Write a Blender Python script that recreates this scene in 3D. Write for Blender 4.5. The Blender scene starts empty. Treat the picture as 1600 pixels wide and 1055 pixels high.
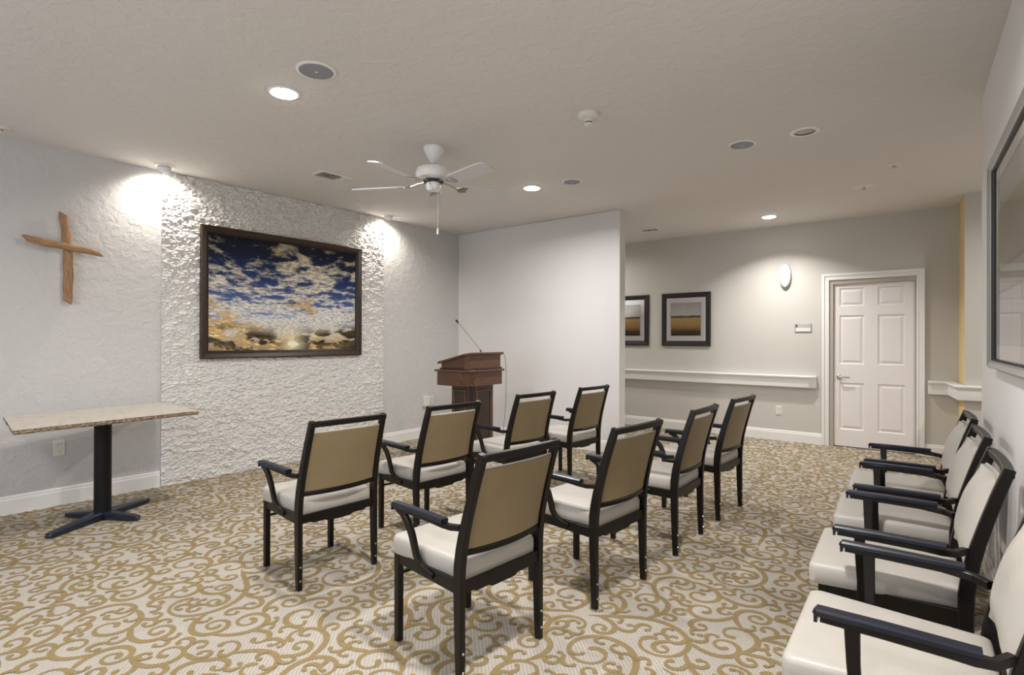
import bpy, bmesh, math, random
import numpy as np
from mathutils import Vector, Matrix, noise

C = bpy.context.scene.collection
PI = math.pi
H = 1.29            # camera height
CEIL = 2.747

# ------------------------------------------------------------------ camera
cam_d = bpy.data.cameras.new('camera'); cam = bpy.data.objects.new('camera', cam_d); C.objects.link(cam)
F, YAW, PIT, ROL = 860.45, 0.6696, 0.0027, 0.0027
fw = Vector((-math.sin(YAW)*math.cos(PIT), math.cos(YAW)*math.cos(PIT), math.sin(PIT)))
rt = Vector((math.cos(YAW), math.sin(YAW), 0)); up = rt.cross(fw)
r2 = rt*math.cos(ROL)+up*math.sin(ROL); u2 = -rt*math.sin(ROL)+up*math.cos(ROL)
cam.matrix_world = Matrix(((r2.x, u2.x, -fw.x, 0), (r2.y, u2.y, -fw.y, 0), (r2.z, u2.z, -fw.z, H), (0, 0, 0, 1)))
cam_d.sensor_width = 36; cam_d.sensor_fit = 'HORIZONTAL'; cam_d.lens = 36*F/1600
cam_d.clip_start = 0.02
bpy.context.scene.camera = cam

# ------------------------------------------------------------------ world, exposure, daylight
W = bpy.data.worlds.new('world'); bpy.context.scene.world = W; W.use_nodes = True
bg = W.node_tree.nodes['Background']; bg.inputs[0].default_value = (0.55, 0.70, 1.0, 1); bg.inputs[1].default_value = 1.0
vs = bpy.context.scene.view_settings
vs.view_transform = 'Standard'; vs.look = 'None'; vs.gamma = 1; vs.use_curve_mapping = False
vs.exposure = -0.25

def area(name, loc, size, energy, color, rot=(0, 0, 0), sy=None, spread=PI, disk=False):
    d = bpy.data.lights.new(name, 'AREA'); d.energy = energy; d.color = color; d.size = size; d.spread = spread
    if disk: d.shape = 'DISK'
    elif sy: d.shape = 'RECTANGLE'; d.size_y = sy
    o = bpy.data.objects.new(name, d); C.objects.link(o); o.location = loc; o.rotation_euler = rot
    return o
# daylight coming in through the window in the wall behind the camera
area('window_daylight', (-2.6, -2.72, 1.45), 2.9, 70, (0.80, 0.88, 1.0), (PI/2, 0, 0), sy=1.5)

# ------------------------------------------------------------------ materials
def new_mat(name):
    m = bpy.data.materials.new(name); m.use_nodes = True
    return m, m.node_tree, m.node_tree.nodes['Principled BSDF']
def node(nt, typ, ins=None, **kw):
    n = nt.nodes.new(typ)
    for k, v in kw.items(): setattr(n, k, v)
    if ins:
        for k, v in ins.items():
            s = n.inputs[k]
            if isinstance(v, bpy.types.NodeSocket): nt.links.new(v, s)
            else: s.default_value = v
    return n
def ramp(nt, fac, stops, interp='LINEAR'):
    r = node(nt, 'ShaderNodeValToRGB', {'Fac': fac}); r.color_ramp.interpolation = interp
    el = r.color_ramp.elements
    while len(el) < len(stops): el.new(0.5)
    for e, (p, c) in zip(el, stops):
        e.position = p; e.color = (*c, 1) if len(c) == 3 else c
    return r.outputs[0]
def mix(nt, fac, a, b, mode='MIX'):
    n = node(nt, 'ShaderNodeMix', data_type='RGBA', blend_type=mode)
    for s, v in ((n.inputs[0], fac), (n.inputs[6], a), (n.inputs[7], b)):
        if isinstance(v, bpy.types.NodeSocket): nt.links.new(v, s)
        elif isinstance(v, tuple) and len(v) == 3: s.default_value = (*v, 1)
        else: s.default_value = v
    return n.outputs[2]
def math_(nt, op, a, b=0.0, clamp=False):
    n = node(nt, 'ShaderNodeMath', {0: a, 1: b}, operation=op); n.use_clamp = clamp
    return n.outputs[0]
def coords(nt, scale=(1, 1, 1), kind='Object', rot=(0, 0, 0)):
    t = node(nt, 'ShaderNodeTexCoord')
    return node(nt, 'ShaderNodeMapping', {'Vector': t.outputs[kind], 'Scale': scale, 'Rotation': rot}).outputs[0]
def noise_tex(nt, vec, scale, detail=4, rough=.5, dist=0.0):
    return node(nt, 'ShaderNodeTexNoise', {'Vector': vec, 'Scale': scale, 'Detail': detail, 'Roughness': rough, 'Distortion': dist}).outputs[0]
def bump(nt, p, height, strength, dist=0.01):
    b = node(nt, 'ShaderNodeBump', {'Height': height, 'Strength': strength, 'Distance': dist})
    nt.links.new(b.outputs[0], p.inputs['Normal'])
def simple(name, col, rough=.5, metal=0., nscale=0, nstr=.1, var=0., spec=None, coat=0.):
    m, nt, p = new_mat(name)
    p.inputs['Base Color'].default_value = (*col, 1); p.inputs['Roughness'].default_value = rough; p.inputs['Metallic'].default_value = metal
    if spec is not None: p.inputs['Specular IOR Level'].default_value = spec
    p.inputs['Coat Weight'].default_value = coat
    v = coords(nt)
    if nscale:
        n = noise_tex(nt, v, nscale, 3)
        bump(nt, p, n, nstr, .004)
    if var:
        n2 = noise_tex(nt, v, 9, 3)
        nt.links.new(ramp(nt, n2, [(.3, tuple(c*(1-var) for c in col)), (.7, tuple(min(1, c*(1+var)) for c in col))]), p.inputs['Base Color'])
    return m
def plaster(name, col, scale, strength, dist=.01, stretch=(1, 1, 1), rough=.85):
    m, nt, p = new_mat(name); p.inputs['Roughness'].default_value = rough
    p.inputs['Specular IOR Level'].default_value = .25
    v = coords(nt, stretch)
    a = noise_tex(nt, v, scale, 4, .55, .6)
    h = ramp(nt, a, [(.42, (0, 0, 0)), (.60, (1, 1, 1))])
    b = noise_tex(nt, v, scale*3, 3)
    hh = mix(nt, .35, h, b)
    bump(nt, p, hh, strength, dist)
    big = noise_tex(nt, coords(nt), .8, 2)
    nt.links.new(ramp(nt, big, [(.3, tuple(c*.97 for c in col)), (.7, col)]), p.inputs['Base Color'])
    return m
M = {}
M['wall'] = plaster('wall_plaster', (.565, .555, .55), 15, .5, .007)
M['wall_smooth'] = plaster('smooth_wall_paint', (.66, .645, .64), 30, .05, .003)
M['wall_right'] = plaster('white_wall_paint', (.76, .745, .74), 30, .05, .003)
M['wall_greige'] = plaster('greige_wall_paint', (.55, .525, .485), 30, .05, .003)
M['ceiling'] = plaster('ceiling_knockdown', (.68, .655, .635), 12, .42, .006)
M['yellow_lit'] = plaster('yellow_lit_wall', (.72, .56, .30), 30, .05, .003)  # yellow light on the jog side is put into the wall colour
M['trim'] = simple('white_trim_paint', (.76, .745, .72), .4, nscale=40, nstr=.03)
M['door'] = simple('white_door_paint', (.74, .70, .68), .45, nscale=60, nstr=.03)
M['jamb'] = simple('taupe_jamb_paint', (.42, .37, .31), .6, nscale=50, nstr=.03)
M['frame'] = simple('black_brown_metal', (.0055, .004, .003), .36, nscale=120, nstr=.05, spec=.3)
M['pad'] = simple('navy_black_plastic', (.005, .008, .018), .30, nscale=200, nstr=.03, spec=.5)
M['screw'] = simple('steel_screw', (.75, .75, .75), .3, 1.0)
M['glide'] = simple('clear_grey_glide', (.55, .55, .52), .4)
M['vinyl'] = simple('cream_vinyl', (.42, .395, .355), .42, nscale=300, nstr=.12, var=.03)
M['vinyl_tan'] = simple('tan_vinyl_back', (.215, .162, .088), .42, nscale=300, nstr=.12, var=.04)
M['white'] = simple('white_enamel', (.80, .80, .80), .35)
M['off_white'] = simple('off_white_plastic', (.72, .69, .64), .45)
M['blade'] = simple('white_fan_blade', (.62, .62, .63), .45, nscale=60, nstr=.05)
M['grille'] = simple('grey_speaker_grille', (.27, .285, .32), .6, nscale=400, nstr=.4)
M['black'] = simple('matte_black', (.012, .011, .010), .5)
M['dark_slot'] = simple('dark_slot', (.03, .028, .022), .7)
M['chrome'] = simple('brushed_nickel', (.45, .44, .42), .28, 1.0)
M['silver'] = simple('silver_frame_lacquer', (.33, .33, .32), .38, .6)
M['mat_board'] = simple('white_mat_board', (.88, .87, .85), .8)
M['table_iron'] = simple('black_cast_iron', (.004, .004, .005), .5, nscale=90, nstr=.1, spec=.25)
M['iron_foot'] = simple('navy_black_cast_iron', (.008, .013, .028), .34, nscale=90, nstr=.12)
M['cord'] = simple('grey_cord', (.14, .13, .12), .6)

def wood(name, c1, c2, axis_scale, rough=.35, scale=5, coat=0.):
    m, nt, p = new_mat(name)
    v = coords(nt, axis_scale)
    n = noise_tex(nt, v, scale, 5, .6, 1.2)
    nt.links.new(ramp(nt, n, [(.3, c1), (.7, c2)]), p.inputs['Base Color'])
    p.inputs['Roughness'].default_value = rough; p.inputs['Coat Weight'].default_value = coat
    bump(nt, p, n, .12, .003)
    return m
M['cross_wood'] = wood('weathered_cross_wood', (.20, .10, .045), (.42, .24, .115), (14, 14, 2.5), .6)
M['cross_wood_h'] = wood('weathered_cross_wood_flat', (.20, .10, .045), (.42, .24, .115), (14, 2.5, 14), .6)
M['cherry'] = wood('cherry_lectern_wood', (.045, .017, .006), (.125, .050, .018), (6, 3, 14), .28, 5, .3)
M['cherry_dark'] = wood('dark_cherry_lectern_wood', (.010, .005, .003), (.030, .013, .006), (12, 12, 2), .28, 5, .3)
M['frame_wood'] = wood('walnut_frame_wood', (.012, .006, .003), (.050, .024, .010), (6, 6, 6), .35)
M['dark_frame'] = wood('espresso_frame_wood', (.005, .003, .002), (.014, .008, .005), (6, 6, 6), .5)

def emit(name, col, s):
    m = bpy.data.materials.new(name); m.use_nodes = True; nt = m.node_tree; nt.nodes.clear()
    e = node(nt, 'ShaderNodeEmission', {'Color': (*col, 1), 'Strength': s}); o = node(nt, 'ShaderNodeOutputMaterial')
    nt.links.new(e.outputs[0], o.inputs[0]); return m
M['lens'] = emit('lit_lamp_lens', (1, .97, .93), 45)
M['sconce_glow'] = emit('lit_sconce_glass', (1, .97, .92), 16)
def glass_pane():
    m = bpy.data.materials.new('picture_glass'); m.use_nodes = True; nt = m.node_tree; nt.nodes.clear()
    fr = node(nt, 'ShaderNodeFresnel', {'IOR': 1.25})
    t = node(nt, 'ShaderNodeBsdfTransparent'); g = node(nt, 'ShaderNodeBsdfGlossy', {'Roughness': .03})
    mx = node(nt, 'ShaderNodeMixShader', {0: fr.outputs[0], 1: t.outputs[0], 2: g.outputs[0]})
    o = node(nt, 'ShaderNodeOutputMaterial'); nt.links.new(mx.outputs[0], o.inputs[0]); return m
M['glass'] = glass_pane()

# stone
m, nt, p = new_mat('white_split_stone'); M['stone'] = m
p.inputs['Roughness'].default_value = .9; p.inputs['Specular IOR Level'].default_value = .2
v = coords(nt, (1, 1, 2.2)); n = noise_tex(nt, v, 40, 5, .65)
nt.links.new(ramp(nt, n, [(.25, (.50, .485, .465)), (.55, (.70, .685, .665))]), p.inputs['Base Color']); bump(nt, p, n, .5, .01)
# marble table top
m, nt, p = new_mat('beige_stone_top'); M['marble'] = m
v = coords(nt, (1, 3, 1)); n = noise_tex(nt, v, 6, 6, .6, 1.5)
nt.links.new(ramp(nt, n, [(.3, (.40, .32, .24)), (.5, (.58, .53, .46)), (.7, (.52, .44, .33))]), p.inputs['Base Color'])
p.inputs['Roughness'].default_value = .28
m, nt, p = new_mat('chiselled_stone_edge'); M['marble_edge'] = m
v = coords(nt, (1, 1, 3)); n = noise_tex(nt, v, 45, 4, .7)
nt.links.new(ramp(nt, n, [(.35, (.05, .035, .02)), (.5, (.22, .16, .09)), (.66, (.50, .43, .33))]), p.inputs['Base Color'])
bump(nt, p, n, .8, .01); p.inputs['Roughness'].default_value = .7
# carpet
def carpet(name, c1, c2, rib=True):
    m, nt, p = new_mat(name)
    p.inputs['Roughness'].default_value = .95; p.inputs['Specular IOR Level'].default_value = .1
    v = coords(nt)
    w = node(nt, 'ShaderNodeTexWave', {'Vector': v, 'Scale': 30.0, 'Distortion': 3.5, 'Detail': 2.0, 'Detail Scale': 6.0}, wave_type='BANDS', bands_direction='DIAGONAL').outputs['Fac']
    f = noise_tex(nt, v, 260, 2)
    h = mix(nt, .62, w, f) if rib else f
    nt.links.new(ramp(nt, h, [(.25, c1), (.7, c2)]), p.inputs['Base Color'])
    bump(nt, p, h, .5, .004)
    return m
M['carpet'] = carpet('cream_loop_carpet', (.325, .295, .252), (.46, .425, .372))
M['carpet_gold'] = carpet('gold_scroll_pile', (.205, .150, .070), (.30, .225, .115), False)

def uvn(nt):
    t = node(nt, 'ShaderNodeTexCoord'); s = node(nt, 'ShaderNodeSeparateXYZ', {0: t.outputs['UV']})
    return t.outputs['UV'], s.outputs[0], s.outputs[1]
def comb(nt, a, b, c=0.):
    return node(nt, 'ShaderNodeCombineXYZ', {0: a, 1: b, 2: c}).outputs[0]
# sunset sky photograph
m, nt, p = new_mat('sunset_sky_print'); M['sky_print'] = m
uv, U, V = uvn(nt)
den = math_(nt, 'ADD', V, .22)
X = math_(nt, 'DIVIDE', math_(nt, 'SUBTRACT', U, .45), den)
Y = math_(nt, 'DIVIDE', .9, den)
pv = node(nt, 'ShaderNodeMapping', {'Vector': comb(nt, X, Y), 'Rotation': (0, 0, .55), 'Scale': (2.6, 5.2, 1)}).outputs[0]
n1 = noise_tex(nt, pv, 2.7, 10, .68, .3)
n1b = noise_tex(nt, pv, .8, 3, .5)
cl = math_(nt, 'ADD', math_(nt, 'MULTIPLY', n1, .6), math_(nt, 'MULTIPLY', n1b, .4))
vb = math_(nt, 'ADD', cl, math_(nt, 'MULTIPLY', math_(nt, 'SUBTRACT', .62, V), .16))
mask = ramp(nt, vb, [(.465, (0, 0, 0)), (.53, (1, 1, 1))])
sky = ramp(nt, V, [(0, (.45, .27, .08)), (.14, (.66, .58, .44)), (.26, (.28, .36, .60)), (.42, (.085, .15, .38)), (.65, (.025, .055, .17)), (.85, (.010, .018, .05)), (1, (.006, .010, .022))])
cc = ramp(nt, V, [(0, (.45, .27, .08)), (.16, (.92, .84, .66)), (.32, (.94, .91, .86)), (.6, (.92, .85, .72)), (.85, (.78, .68, .50)), (1, (.66, .55, .37))])
gold = noise_tex(nt, uv, 3.6, 4)
cc2 = mix(nt, ramp(nt, gold, [(.56, (0, 0, 0)), (.64, (1, 1, 1))]), cc, (.80, .60, .30))
inner = noise_tex(nt, pv, 8, 6, .6)
cc3 = mix(nt, ramp(nt, inner, [(.38, (.7,)*3), (.56, (0, 0, 0))]), cc2, (.10, .12, .18))
col = mix(nt, mask, sky, cc3)
side = math_(nt, 'ABSOLUTE', math_(nt, 'SUBTRACT', U, .49))
sm = node(nt, 'ShaderNodeMapping', {'Vector': uv, 'Scale': (3.4, 6.0, 1), 'Location': (.3, .1, 0)}).outputs[0]
gb = noise_tex(nt, sm, 3.2, 6, .62)
gm = math_(nt, 'MULTIPLY', ramp(nt, math_(nt, 'SUBTRACT', V, math_(nt, 'MULTIPLY', math_(nt, 'MAXIMUM', math_(nt, 'SUBTRACT', .36, U), 0.0), .85)), [(.0, (1,)*3), (.11, (.95,)*3), (.19, (0,)*3)]), ramp(nt, gb, [(.44, (0,)*3), (.52, (1,)*3)]))
col = mix(nt, gm, col, ramp(nt, gb, [(.45, (.26, .14, .035)), (.53, (.72, .48, .18)), (.62, (1.0, .86, .56))]))
dn = noise_tex(nt, sm, 1.5, 6, .6)
lowv = ramp(nt, math_(nt, 'SUBTRACT', V, math_(nt, 'MULTIPLY', side, .16)), [(.0, (.9,)*3), (.04, (1,)*3), (.12, (1,)*3), (.22, (0,)*3)])
low = math_(nt, 'MULTIPLY', lowv, ramp(nt, side, [(.03, (.55,)*3), (.12, (1,)*3)]))
dmask = math_(nt, 'MULTIPLY', low, ramp(nt, dn, [(.47, (0,)*3), (.52, (1,)*3)]))
col = mix(nt, dmask, col, ramp(nt, gb, [(.35, (.012, .010, .008)), (.65, (.10, .075, .04))]))
dx = math_(nt, 'MULTIPLY', math_(nt, 'SUBTRACT', U, .52), 1.5); dy = math_(nt, 'SUBTRACT', V, .075)
r = math_(nt, 'SQRT', math_(nt, 'ADD', math_(nt, 'MULTIPLY', dx, dx), math_(nt, 'MULTIPLY', dy, dy)))
r = math_(nt, 'ADD', r, math_(nt, 'MULTIPLY', math_(nt, 'SUBTRACT', gb, .5), .22))
col = mix(nt, ramp(nt, r, [(0.0, (1,)*3), (.026, (1,)*3), (.048, (.5,)*3), (.12, (.12,)*3), (.20, (0,)*3)]), col, (1.0, .93, .72))
nt.links.new(col, p.inputs['Base Color']); p.inputs['Roughness'].default_value = .5
p.inputs['Specular IOR Level'].default_value = .1
# wheat field prints
m, nt, p = new_mat('wheat_field_print'); M['field_print'] = m
uv, U, V = uvn(nt)
n = noise_tex(nt, node(nt, 'ShaderNodeMapping', {'Vector': uv, 'Scale': (5, 14, 1)}).outputs[0], 2, 4)
edge = math_(nt, 'ADD', V, math_(nt, 'MULTIPLY', math_(nt, 'SUBTRACT', noise_tex(nt, uv, 9, 3), .5), .05))
col = ramp(nt, edge, [(0, (.03, .02, .010)), (.14, (.12, .07, .022)), (.27, (.50, .30, .10)), (.50, (.66, .44, .18)), (.555, (.48, .31, .12)), (.575, (.06, .055, .045)), (.60, (.09, .085, .075)), (.625, (.74, .71, .64)), (1, (.56, .55, .53))])
col = mix(nt, .35, col, n, 'OVERLAY')
nt.links.new(col, p.inputs['Base Color']); p.inputs['Roughness'].default_value = .7
m, nt, p = new_mat('pale_reflection_print'); M['reflection_print'] = m  # glass reflections, with upright streaks, painted into the print colour
uv, U, V = uvn(nt)
w = noise_tex(nt, node(nt, 'ShaderNodeMapping', {'Vector': uv, 'Scale': (26, .7, 1)}).outputs[0], 1.5, 3)
a = ramp(nt, V, [(0, (.62, .61, .59)), (.30, (.60, .59, .57)), (.31, (.34, .33, .31)), (.33, (.52, .50, .47)), (.44, (.5, .49, .46)), (.45, (.30, .29, .27)), (.48, (.46, .40, .31)), (.8, (.42, .35, .25)), (.83, (.55, .54, .52)), (1, (.6, .59, .57))])
nt.links.new(mix(nt, .18, a, w, 'OVERLAY'), p.inputs['Base Color']); p.inputs['Roughness'].default_value = .6

# ------------------------------------------------------------------ mesh helpers
class MB:
    def __init__(s): s.bm = bmesh.new(); s.mi = 0
    def quad(s, vs):
        f = s.bm.faces.new([s.bm.verts.new(v) for v in vs]); f.material_index = s.mi; return s
    def box(s, a, b, mat=None):
        x0, y0, z0 = a; x1, y1, z1 = b
        vs = [(x, y, z) for z in (z0, z1) for x, y in ((x0, y0), (x1, y0), (x1, y1), (x0, y1))]
        if mat: vs = [mat @ Vector(v) for v in vs]
        V = [s.bm.verts.new(v) for v in vs]
        for q in ((0, 3, 2, 1), (4, 5, 6, 7), (0, 1, 5, 4), (1, 2, 6, 5), (2, 3, 7, 6), (3, 0, 4, 7)):
            f = s.bm.faces.new([V[i] for i in q]); f.material_index = s.mi
        return s
    def loft(s, rings, cap=True):
        R = [[s.bm.verts.new(v) for v in r] for r in rings]; n = len(R[0])
        for a, b in zip(R, R[1:]):
            for i in range(n):
                f = s.bm.faces.new((a[i], a[(i+1) % n], b[(i+1) % n], b[i])); f.material_index = s.mi
        if cap:
            for r in (list(reversed(R[0])), R[-1]):
                f = s.bm.faces.new(r); f.material_index = s.mi
        return s
    def bar(s, path, w, h, side=(0, 1, 0), r=.2):
        """sweep a rounded rectangle w (along side) x h; w, h may be lists"""
        path = [Vector(p) for p in path]; rings = []
        for i, p in enumerate(path):
            t = (path[min(i+1, len(path)-1)]-path[max(i-1, 0)]).normalized()
            sd = Vector(side); sd = (sd - t*sd.dot(t)).normalized(); nn = t.cross(sd).normalized()
            ww = (w[i] if isinstance(w, (list, tuple)) else w)/2; hh = (h[i] if isinstance(h, (list, tuple)) else h)/2
            c = min(ww, hh)*r*2*.5
            ring = []
            for (a, b) in ((-ww+c, -hh), (ww-c, -hh), (ww, -hh+c), (ww, hh-c), (ww-c, hh), (-ww+c, hh), (-ww, hh-c), (-ww, -hh+c)):
                ring.append(p+sd*a+nn*b)
            rings.append(ring)
        return s.loft(rings)
    def tube(s, path, rad, seg=12):
        path = [Vector(p) for p in path]; rings = []; last = None
        for i, p in enumerate(path):
            t = (path[min(i+1, len(path)-1)]-path[max(i-1, 0)]).normalized()
            if last is None: a = t.orthogonal().normalized()
            else: a = (last-t*last.dot(t)).normalized()
            last = a; b = t.cross(a); rr = rad[i] if isinstance(rad, (list, tuple)) else rad
            rings.append([p+(a*math.cos(k*2*PI/seg)+b*math.sin(k*2*PI/seg))*rr for k in range(seg)])
        return s.loft(rings)
    def lathe(s, prof, center=(0, 0, 0), seg=32, mat=None, cap=True):
        rings = []
        for r, z in prof:
            ring = [Vector((r*math.cos(k*2*PI/seg), r*math.sin(k*2*PI/seg), z)) for k in range(seg)]
            if mat: ring = [mat @ v for v in ring]
            rings.append([v+Vector(center) for v in ring])
        return s.loft(rings, cap)
    def prism(s, pts, z0, z1):
        return s.loft([[(x, y, z0) for x, y in pts], [(x, y, z1) for x, y in pts]])
    def obj(s, name, mat, parent=None, smooth=False, bevel=0, loc=None, seg=2):
        me = bpy.data.meshes.new(name)
        bmesh.ops.recalc_face_normals(s.bm, faces=s.bm.faces); s.bm.to_mesh(me); s.bm.free()
        for mm in (mat if isinstance(mat, (list, tuple)) else [mat]): me.materials.append(mm)
        o = bpy.data.objects.new(name, me); C.objects.link(o)
        if parent: o.parent = parent
        if loc: o.location = loc
        if bevel:
            b = o.modifiers.new('bevel', 'BEVEL'); b.width = bevel; b.segments = seg; b.limit_method = 'ANGLE'; b.angle_limit = .6
        if smooth or bevel:
            for f in me.polygons: f.use_smooth = True
            me.set_sharp_from_angle(angle=.7)
        return o
def tag(o, label, cat, group=None):
    o['label'] = label; o['category'] = cat
    if group: o['group'] = group
    return o
def thing(name, label, cat, loc=(0, 0, 0), rz=0, group=None):
    o = bpy.data.objects.new(name, None); C.objects.link(o); o.location = loc; o.rotation_euler = (0, 0, rz); o.empty_display_size = .1
    return tag(o, label, cat, group)
def struct(o): o['kind'] = 'structure'; return o
def plane_uv(name, corners, mat, parent=None):
    me = bpy.data.meshes.new(name); me.from_pydata([Vector(c) for c in corners], [], [(0, 1, 2, 3)])
    uv = me.uv_layers.new(name='UVMap')
    for i, c in enumerate(((0, 0), (1, 0), (1, 1), (0, 1))): uv.data[i].uv = c
    me.materials.append(mat); o = bpy.data.objects.new(name, me); C.objects.link(o)
    if parent: o.parent = parent
    return o

# ------------------------------------------------------------------ room
LX, FY, CY = -5.371, 5.578, 7.668       # left wall, far wall, corridor wall
BY = -2.7                               # wall behind the camera
PH = 0.0462                             # right wall turns a little
def rx(y): return (.3591-math.sin(PH)*y)/math.cos(PH)
RE = 4.35                               # where the right wall ends
WE, WT = -2.88, .138                    # end of the far wall, thickness
X1 = 1.6                                # side passage beyond the right wall

def grow_scrolls(T, seed):
    """scroll ornament on a torus of side T: tapered strokes ending in spirals"""
    rnd = random.Random(seed); G = int(T/.006); occ = np.zeros((G, G), np.int32); strokes = []
    def path(p, th, sgn, L, R, tight, amp):
        pts = []; n = max(16, int(L/.011)); ds = L/n; x, y = p; fr = 0.
        for i in range(n+1):
            t = i/n; pts.append((x, y, th, t))
            k = sgn/R*(1-amp*max(0, 1-t*3))/((1-t)**.9*(1-tight)+tight)
            k = max(-55, min(55, k)); th += k*ds; x += math.cos(th)*ds; y += math.sin(th)*ds
        return pts
    def width(t, w): return w*(1 if t > .09 else .25+.75*t/.09)*(.55+.75*math.sin(PI*min(1, t*1.15+.12))**.8*.6) if t < .93 else w*1.0
    def cells(x, y, r):
        q = int(r/.006)+1; out = []
        cx, cy = int(math.floor(x/T*G)), int(math.floor(y/T*G))
        for i in range(-q, q+1):
            for j in range(-q, q+1):
                if i*i+j*j <= (r/.006)**2+.5: out.append(((cx+i) % G, (cy+j) % G))
        return out
    def mark(pts, w, idx):
        for x, y, th, t in pts:
            for c in cells(x, y, width(t, w)*.5): occ[c] = idx
    def ok(pts, w, gap, skip):
        own = {}
        L = len(pts)
        for i, (x, y, th, t) in enumerate(pts):
            if i < skip: continue
            for c in cells(x, y, width(t, w)*.5+gap):
                if occ[c]: return False
        for i in range(0, L, 2):
            for j in range(i+9, L, 2):
                d = math.hypot(pts[i][0]-pts[j][0], pts[i][1]-pts[j][1])
                if d < w+gap*.55: return False
        return True
    def add(pts, w):
        strokes.append((pts, w)); mark(pts, w, len(strokes))
    # long stems
    for k in range(60):
        if len(strokes) > 5: break
        p = (rnd.random()*T, rnd.random()*T); s = rnd.choice((-1, 1))
        pts = path(p, rnd.random()*6.28, s, rnd.uniform(.6, .85), rnd.uniform(.17, .26), .14, 1.6)
        if ok(pts, .022, .02, 0): add(pts, .022)
    levels = [(4000, .30, .52, .085, .14, .021, .010), (8000, .17, .32, .052, .085, .020, .008), (11000, .10, .18, .034, .05, .018, .006), (9000, .05, .10, .026, .045, .016, .005)]
    for n, l0, l1, r0, r1, w, gap in levels:
        for a in range(n):
            ps, pw = strokes[rnd.randrange(len(strokes))]
            i = rnd.randrange(1, int(len(ps)*.72)); x, y, th, t = ps[i]
            s = rnd.choice((-1, 1)); L = rnd.uniform(l0, l1)
            back = rnd.random() < .25
            th0 = th + s*rnd.uniform(.25, .6) + (PI if back else 0)
            pts = path((x, y), th0, -s if rnd.random() < .35 else s, L, rnd.uniform(r0, r1)*1.0, .16, .7)
            if ok(pts, w, gap, int(.035/(L/len(pts)))+1): add(pts, w)
    return strokes, width

def build_floor():
    x0, x1, y0, y1 = LX-.3, X1, BY, CY+.3
    strokes, width = grow_scrolls(1.5, 7)
    SC = 1.30; T = 1.5*SC
    base = []
    for pts, w in strokes:
        L = []
        for x, y, th, t in pts:
            hw = width(t, w)/2; nx, ny = -math.sin(th)*hw, math.cos(th)*hw
            L.append((x+nx, y+ny, x-nx, y-ny))
        # round tip
        x, y, th, t = pts[-1]; L.append((x+math.cos(th)*.008-math.sin(th)*.005, y+math.sin(th)*.008+math.cos(th)*.005, x+math.cos(th)*.008+math.sin(th)*.005, y+math.sin(th)*.008-math.cos(th)*.005))
        base.append(np.array(L)*SC)
    verts = [(x0, y0, 0), (x1, y0, 0), (x1, y1, 0), (x0, y1, 0)]; faces = [(0, 1, 2, 3)]; mi = [0]
    VV = [np.array(verts)]; off = 4; FF = []
    for ti in range(int(math.floor(x0/T))-1, int(math.ceil(x1/T))+1):
        for tj in range(int(math.floor(y0/T))-1, int(math.ceil(y1/T))+1):
            for k, B in enumerate(base):
                sh = B + np.array([ti*T, tj*T, ti*T, tj*T])
                cx, cy = sh[:, 0], sh[:, 1]
                if cx.max() < x0 or cx.min() > x1 or cy.max() < y0 or cy.min() > y1: continue
                sh[:, [0, 2]] = np.clip(sh[:, [0, 2]], x0, x1); sh[:, [1, 3]] = np.clip(sh[:, [1, 3]], y0, y1)
                n = len(sh); z = .001+5e-6*k
                P = np.zeros((n*2, 3)); P[0::2, :2] = sh[:, :2]; P[1::2, :2] = sh[:, 2:]; P[:, 2] = z
                VV.append(P); i = np.arange(n-1)*2+off
                FF.append(np.stack([i, i+1, i+3, i+2], 1)); off += n*2
    V = np.concatenate(VV); Fq = np.concatenate(FF)
    me = bpy.data.meshes.new('floor'); me.from_pydata(V.tolist(), [], faces+Fq.tolist())
    me.materials.append(M['carpet']); me.materials.append(M['carpet_gold'])
    arr = np.ones(len(me.polygons), np.int32); arr[0] = 0; me.polygons.foreach_set('material_index', arr)
    # every stroke faces upwards
    bm = bmesh.new(); bm.from_mesh(me)
    for f in bm.faces:
        f.normal_update()
        if f.normal.z < 0: f.normal_flip()
    bm.to_mesh(me); bm.free(); me.update()
    o = bpy.data.objects.new('floor', me); C.objects.link(o); struct(o)
build_floor()

t = .12
struct(MB().box((LX-.3, BY-.2, CEIL), (X1, CY+.3, CEIL+.1)).obj('ceiling', M['ceiling']))
struct(MB().box((LX-t, BY, 0), (LX, FY+.2, CEIL)).obj('wall_left', M['wall']))
struct(MB().box((LX-t, FY, 0), (WE, FY+WT, CEIL)).obj('wall_far', M['wall_smooth'], bevel=.006))
# corridor wall with the doorway
DL, DR, DT = -1.135, -.277, 2.014
b = MB().box((LX-.3, CY, 0), (DL, CY+t, CEIL)).box((DR, CY, 0), (.092, CY+t, CEIL)).box((DL, CY, DT), (DR, CY+t, CEIL))
struct(b.obj('wall_corridor', M['wall_greige']))
struct(MB().box((LX-.3-t, FY+WT, 0), (LX-.3, CY+t, CEIL)).obj('wall_corridor_end', M['wall_greige']))
JX, JY = .10, 7.09
struct(MB().prism([(.092, CY), (.130, JY+.006), (.25, JY+.006), (.25, CY+t), (.092, CY+t)], 0, CEIL).obj('wall_jog_side', M['yellow_lit']))
struct(MB().box((.130, JY, 0), (X1, JY+.006, CEIL)).box((.25, JY+.006, 0), (X1, JY+.10, CEIL)).obj('wall_jog_front', M['wall_greige']))
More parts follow.
